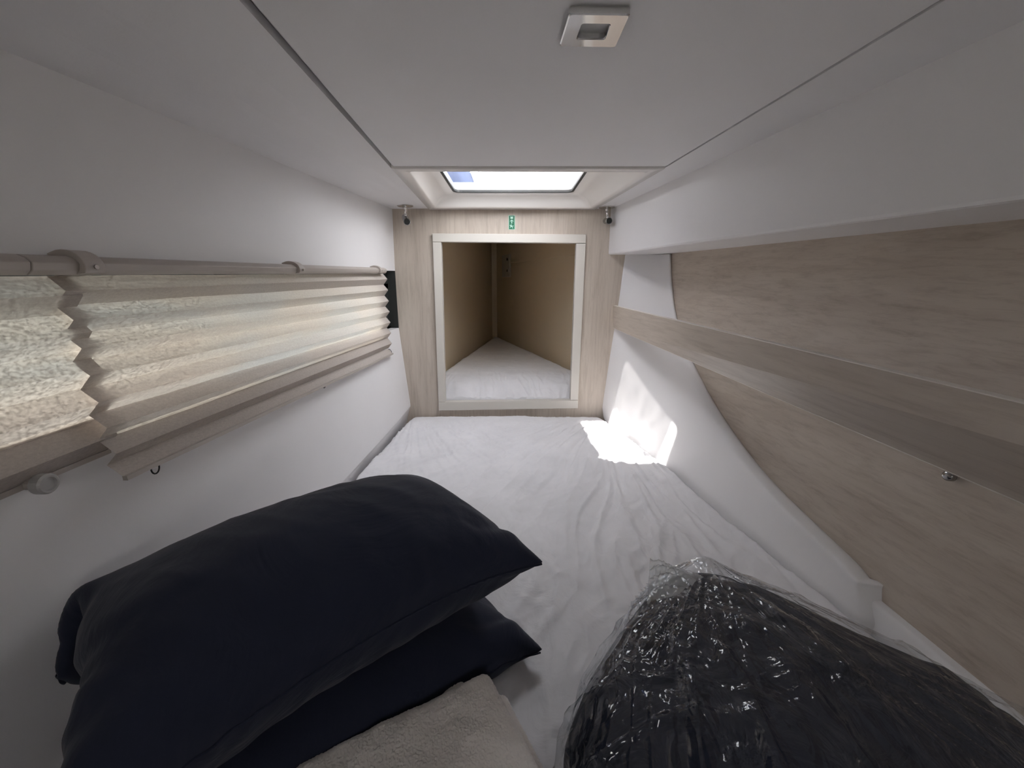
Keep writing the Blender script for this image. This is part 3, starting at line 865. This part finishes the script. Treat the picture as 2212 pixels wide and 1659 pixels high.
blind('pleated_blind', YB+.02, yL+.022, zt, lambda y: -.212, xc-.004, 'near pleated blind at the picture edge, shorter and partly behind the other')

# small wall fittings under the blinds
def loop_hook(px, py, label, turn=0):
    c = atX(px, py, -.515); t = thing('cord_loop', c, label, 'hook', 'wire loops under the blind')
    b = MB(); pts = []
    for k in range(17):
        a = 2*math.pi*k/16; r = .0068
        w = 1 if math.sin(a) < 0 else (1-.6*math.sin(a))
        y_, z_ = r*math.cos(a)*w, r*1.35*math.sin(a)
        pts.append((c[0]+y_*math.sin(turn), c[1]+y_*math.cos(turn), c[2]+z_))
    b.tube(pts, .0011, 8, cap=False); b.tube([(c[0], c[1], c[2]+.008), (-.530, c[1], c[2]+.013)], .001, 6)
    b.build('wire', DARK, t, smooth=True)
loop_hook(335, 1010, 'dark wire loop under the left end of the far blind')
loop_hook(700, 831, 'dark wire loop under the middle of the far blind')
loop_hook(842, 759, 'dark wire loop seen edge-on by the bulkhead end of the blind', 1.35)
c = atX(104, 1045, -.503); t = thing('wall_stud', (c[0], c[1], c[2]-.012), 'round grey knob on the wall below the near blind', 'knob')
b = MB(); b.tube([(-.530, c[1], c[2]), (-.512, c[1], c[2])], .0065, 16); b.build('stem', RAIL, t, smooth=False)
b = MB(); b.tube([(-.514, c[1], c[2]), (-.512, c[1], c[2]), (-.503, c[1], c[2]), (-.501, c[1], c[2]), (-.501, c[1], c[2]), (-.503, c[1], c[2])], [.0100, .0112, .0112, .0095, .0075, .0065], 24, True, (1,0,0)); b.build('knob_cap', STUD, t, smooth=False)

# knob on the hull panel
c = atP(2066, 1031); nrm = np.array([-1, PB, PC]); nrm = nrm/np.linalg.norm(nrm)
t = thing('panel_knob', c, 'small chrome knob on the oak hull panel below the long board', 'knob')
b = MB(); b.tube([c-nrm*.002, c+nrm*.012], .0048, 14); b.build('stem', CHROME, t)
b = MB(); b.tube([c+nrm*.010, c+nrm*.012, c+nrm*.020, c+nrm*.023], [.0065, .0085, .0085, .0060], 20, True, tuple(nrm)); b.build('knob_cap', LAMPM, t, smooth=True)

# ------------------------------------------------------------------ ceiling light, reading lamps, sign
cc = [atZ(1230, 34, ZT-.010), atZ(1362, 36, ZT-.010), atZ(1330, 106, ZT-.010), atZ(1208, 104, ZT-.010)]
ce = sum(cc)/4
dl = thing('ceiling_light', (ce[0], ce[1], ZT-.011), 'square polished chrome ceiling light with a square opening', 'ceiling light')
def shrink(f, z): return [(ce[0]+(p[0]-ce[0])*f, ce[1]+(p[1]-ce[1])*f, z) for p in cc]
b = MB()
rg = [shrink(1, ZT+.0), shrink(1, ZT-.007), shrink(.965, ZT-.0085), shrink(.50, ZT-.0085), shrink(.47, ZT-.007), shrink(.47, ZT+.008)]
for r in rg: b.V += loop([(p[0], p[1]) for p in r], r[0][2], .004 if len(r) else 0, 4)
n = 16
for k in range(5):
    for j in range(n): b.F.append((k*n+j, k*n+(j+1) % n, (k+1)*n+(j+1) % n, (k+1)*n+j))
b.build('light_frame', CHROME, dl, smooth=False)
b = MB(); b.V = [tuple(p) for p in shrink(.49, ZT-.001)]; b.F = [(0,1,2,3)]; b.build('light_lens', m_plain('frosted_lens', (.45,.44,.44), .25), dl)

def lamp(px, py, joint, label, aim):
    c = atZ(px, py, ZT)
    t = thing('reading_lamp', c, label, 'reading lamp', 'chrome reading lamps below the hatch')
    Rr = .033
    b = MB(); b.tube([(c[0], c[1], ZT+.001), (c[0], c[1], ZT-.004), (c[0], c[1], ZT-.0055)], [Rr, Rr, Rr*.9], 28); b.build('ceiling_rose', STEEL, t)
    J = np.array(atY(joint[0], joint[1], c[1]))
    b = MB(); b.tube([(c[0], c[1], ZT-.004), (c[0], c[1], ZT-.017)], .0062, 12); b.tube([(c[0], c[1], ZT-.015), tuple(J)], .0045, 12); b.tube([tuple(J+np.array([0,0,.003])), tuple(J-np.array([0,0,.010]))], .0055, 10); b.build('lamp_stem', CHROME, t, smooth=True)
    aim = np.array(aim, float); aim /= np.linalg.norm(aim)
    h = J-np.array([0, 0, .017]); f = h+aim*.030
    b = MB(); b.tube([h-aim*.030, h-aim*.028, h-aim*.02, f-aim*.004, f, f+aim*.0004, f-aim*.004], [.006, .0115, .0130, .0140, .0140, .0118, .0112], 24, True, tuple(aim)); b.build('lamp_head', LAMPM, t, smooth=False)
    b = MB(); b.tube([f-aim*.006, f-aim*.0025], .0112, 18); b.build('lamp_lens', DARK, t)
    return t
lamp(875, 443, (876, 464), 'chrome reading lamp at the left end of the hatch, head turned sideways', (.35, -.80, -.45))
lamp(1311, 447, (1312, 468), 'chrome reading lamp at the right end of the hatch, head facing out', (.05, -1, -.12))

s4 = [atY(1100, 466, YE-.0012), atY(1111.6, 466, YE-.0012), atY(1110.8, 495.5, YE-.0012), atY(1099.4, 495, YE-.0012)]
sg = thing('exit_sign', s4[3], 'small green hatch exit sign with arrow and running figure on the bulkhead', 'sign')
SX0, SX1, SZ0, SZ1 = s4[3][0], s4[1][0], s4[3][2], s4[1][2]
def srect(b, u0, u1, v0, v1, y):
    x0, x1 = lerp(SX0, SX1, u0), lerp(SX0, SX1, u1); z0, z1 = lerp(SZ0, SZ1, v0), lerp(SZ0, SZ1, v1)
    b.box(x0, x1, y, y+.0012, z0, z1)
def spoly(b, pts, y):
    P_ = [(lerp(SX0, SX1, u), y, lerp(SZ0, SZ1, v)) for u, v in pts]; b.slab(P_, (0, .0008, 0))
b = MB(); srect(b, -.07, 1.07, -.03, 1.03, YE-.0013); b.build('sign_border', MINT, sg)
b = MB(); srect(b, 0, 1, 0, 1, YE-.0020); b.build('sign_panel', GREEN, sg)
ys_ = YE-.0028; b = MB()
spoly(b, [(.18,.93),(.82,.93),(.72,.90),(.72,.77),(.28,.77),(.28,.90)], ys_)
spoly(b, [(.5,.71),(.80,.60),(.80,.555),(.5,.655)], ys_); spoly(b, [(.5,.71),(.5,.655),(.20,.555),(.20,.60)], ys_)
spoly(b, [(.43,.66),(.57,.66),(.57,.42),(.43,.42)], ys_)
spoly(b, [(.36,.36),(.44,.36),(.52,.20),(.42,.16),(.30,.22)], ys_); spoly(b, [(.46,.24),(.82,.26),(.82,.22),(.50,.18)], ys_)
spoly(b, [(.42,.20),(.52,.20),(.74,.07),(.66,.05)], ys_); spoly(b, [(.12,.28),(.16,.31),(.36,.26),(.34,.20)], ys_); spoly(b, [(.30,.24),(.38,.22),(.26,.10),(.18,.12)], ys_)
b.build('sign_symbols', MINT, sg)

# ------------------------------------------------------------------ outside, seen through the hatch
b = MB(); G = []
for y in np.linspace(1.0, 3.30, 70):
    e = -.158-.075*sstep(1.9, 2.45, y)+.022*mn.noise((y*9, 0, 3))+.016*mn.noise((y*23, 5, 1))  # added canvas, its wavy edge cuts the sun patch on the bed
    G.append([(x, y, .56+.01*mn.noise((x*5, y*5, 0))) for x in (-.75, -.55, -.4, -.3, -.22, e)])
b.grid(G)
aw = b.build('added_awning', ADDED_CANVAS, smooth=True); sm = aw.modifiers.new('solidify', 'SOLIDIFY'); sm.thickness = .004
tag(aw, 'blue canvas awning edge added above the left of the hatch to shape the sun patch', 'awning')
b = MB(); G = []
for y in np.linspace(1.36, 1.80, 30):
    e0 = .075+.030*mn.noise((y*8, 3, 3))+.02*mn.noise((y*25, 3, 1)); e1 = .228+.006*mn.noise((y*20, 8, 1))  # added sheer, dims part of the sun patch unevenly
    if y > 1.60: e1 += .02
    G.append([(lerp(e0, e1, k/8), y, .398+.008*mn.noise((k*.9, y*9, 0))) for k in range(9)])
b.grid(G)
tag(b.build('added_sheer', ADDED_SHEER, smooth=True), 'thin sheer cloth added above the right half of the hatch to break up the sun patch', 'shade')
b = MB(); b.box(-.212, 1.0, 2.75, 3.3, .39, 1.25)
tag(b.build('deck_locker', DECKW, bevel=.03), 'white sunlit deck locker seen through the hatch pane', 'locker')

# ------------------------------------------------------------------ light
w = bpy.data.worlds.new('sky'); C.world = w; w.use_nodes = True
n, l = w.node_tree.nodes, w.node_tree.links
bg = n['Background']; tc = n.new('ShaderNodeTexCoord'); sp = n.new('ShaderNodeSeparateXYZ')
l.new(tc.outputs['Generated'], sp.inputs[0])
mr = n.new('ShaderNodeMapRange'); mr.inputs['From Min'].default_value = -1; mr.inputs['From Max'].default_value = 1
l.new(sp.outputs['Z'], mr.inputs['Value'])
rc = ramp(n, l, mr.outputs['Result'], [(.0, (.40,.41,.42)), (.47, (.50,.49,.42)), (.53, (1.0,.98,.955)), (1.0, (.93,.935,.96))])
l.new(rc, bg.inputs['Color']); bg.inputs['Strength'].default_value = 9.0
sun = bpy.data.lights.new('sun', 'SUN'); so = bpy.data.objects.new('sun', sun); COL.objects.link(so)
sun.energy = 11; sun.angle = math.radians(.6); sun.color = (1, .95, .88)
so.rotation_euler = Vector((.405, .033, -1)).to_track_quat('-Z', 'Y').to_euler(); so.location = (-3, 1, 8)

cam = bpy.data.cameras.new('camera'); co = bpy.data.objects.new('camera', cam); COL.objects.link(co)
cam.sensor_width = 36; cam.lens = F/2212*36; cam.clip_start = .01; cam.clip_end = 200
co.location = (0, 0, ZC); co.rotation_euler = (math.pi/2-TH, 0, 0)
C.camera = co
C.view_settings.view_transform = 'Standard'; C.view_settings.look = 'None'; C.view_settings.gamma = 1
C.view_settings.exposure = 0.34; C.view_settings.use_curve_mapping = False
C.cycles.max_bounces = 8; C.cycles.diffuse_bounces = 5; C.cycles.glossy_bounces = 4; C.cycles.transparent_max_bounces = 12; C.cycles.sample_clamp_indirect = 6
C.cycles.caustics_reflective = False; C.cycles.caustics_refractive = False
C.cycles.use_adaptive_sampling = True; C.cycles.adaptive_threshold = .06
C.cycles.use_denoising = True
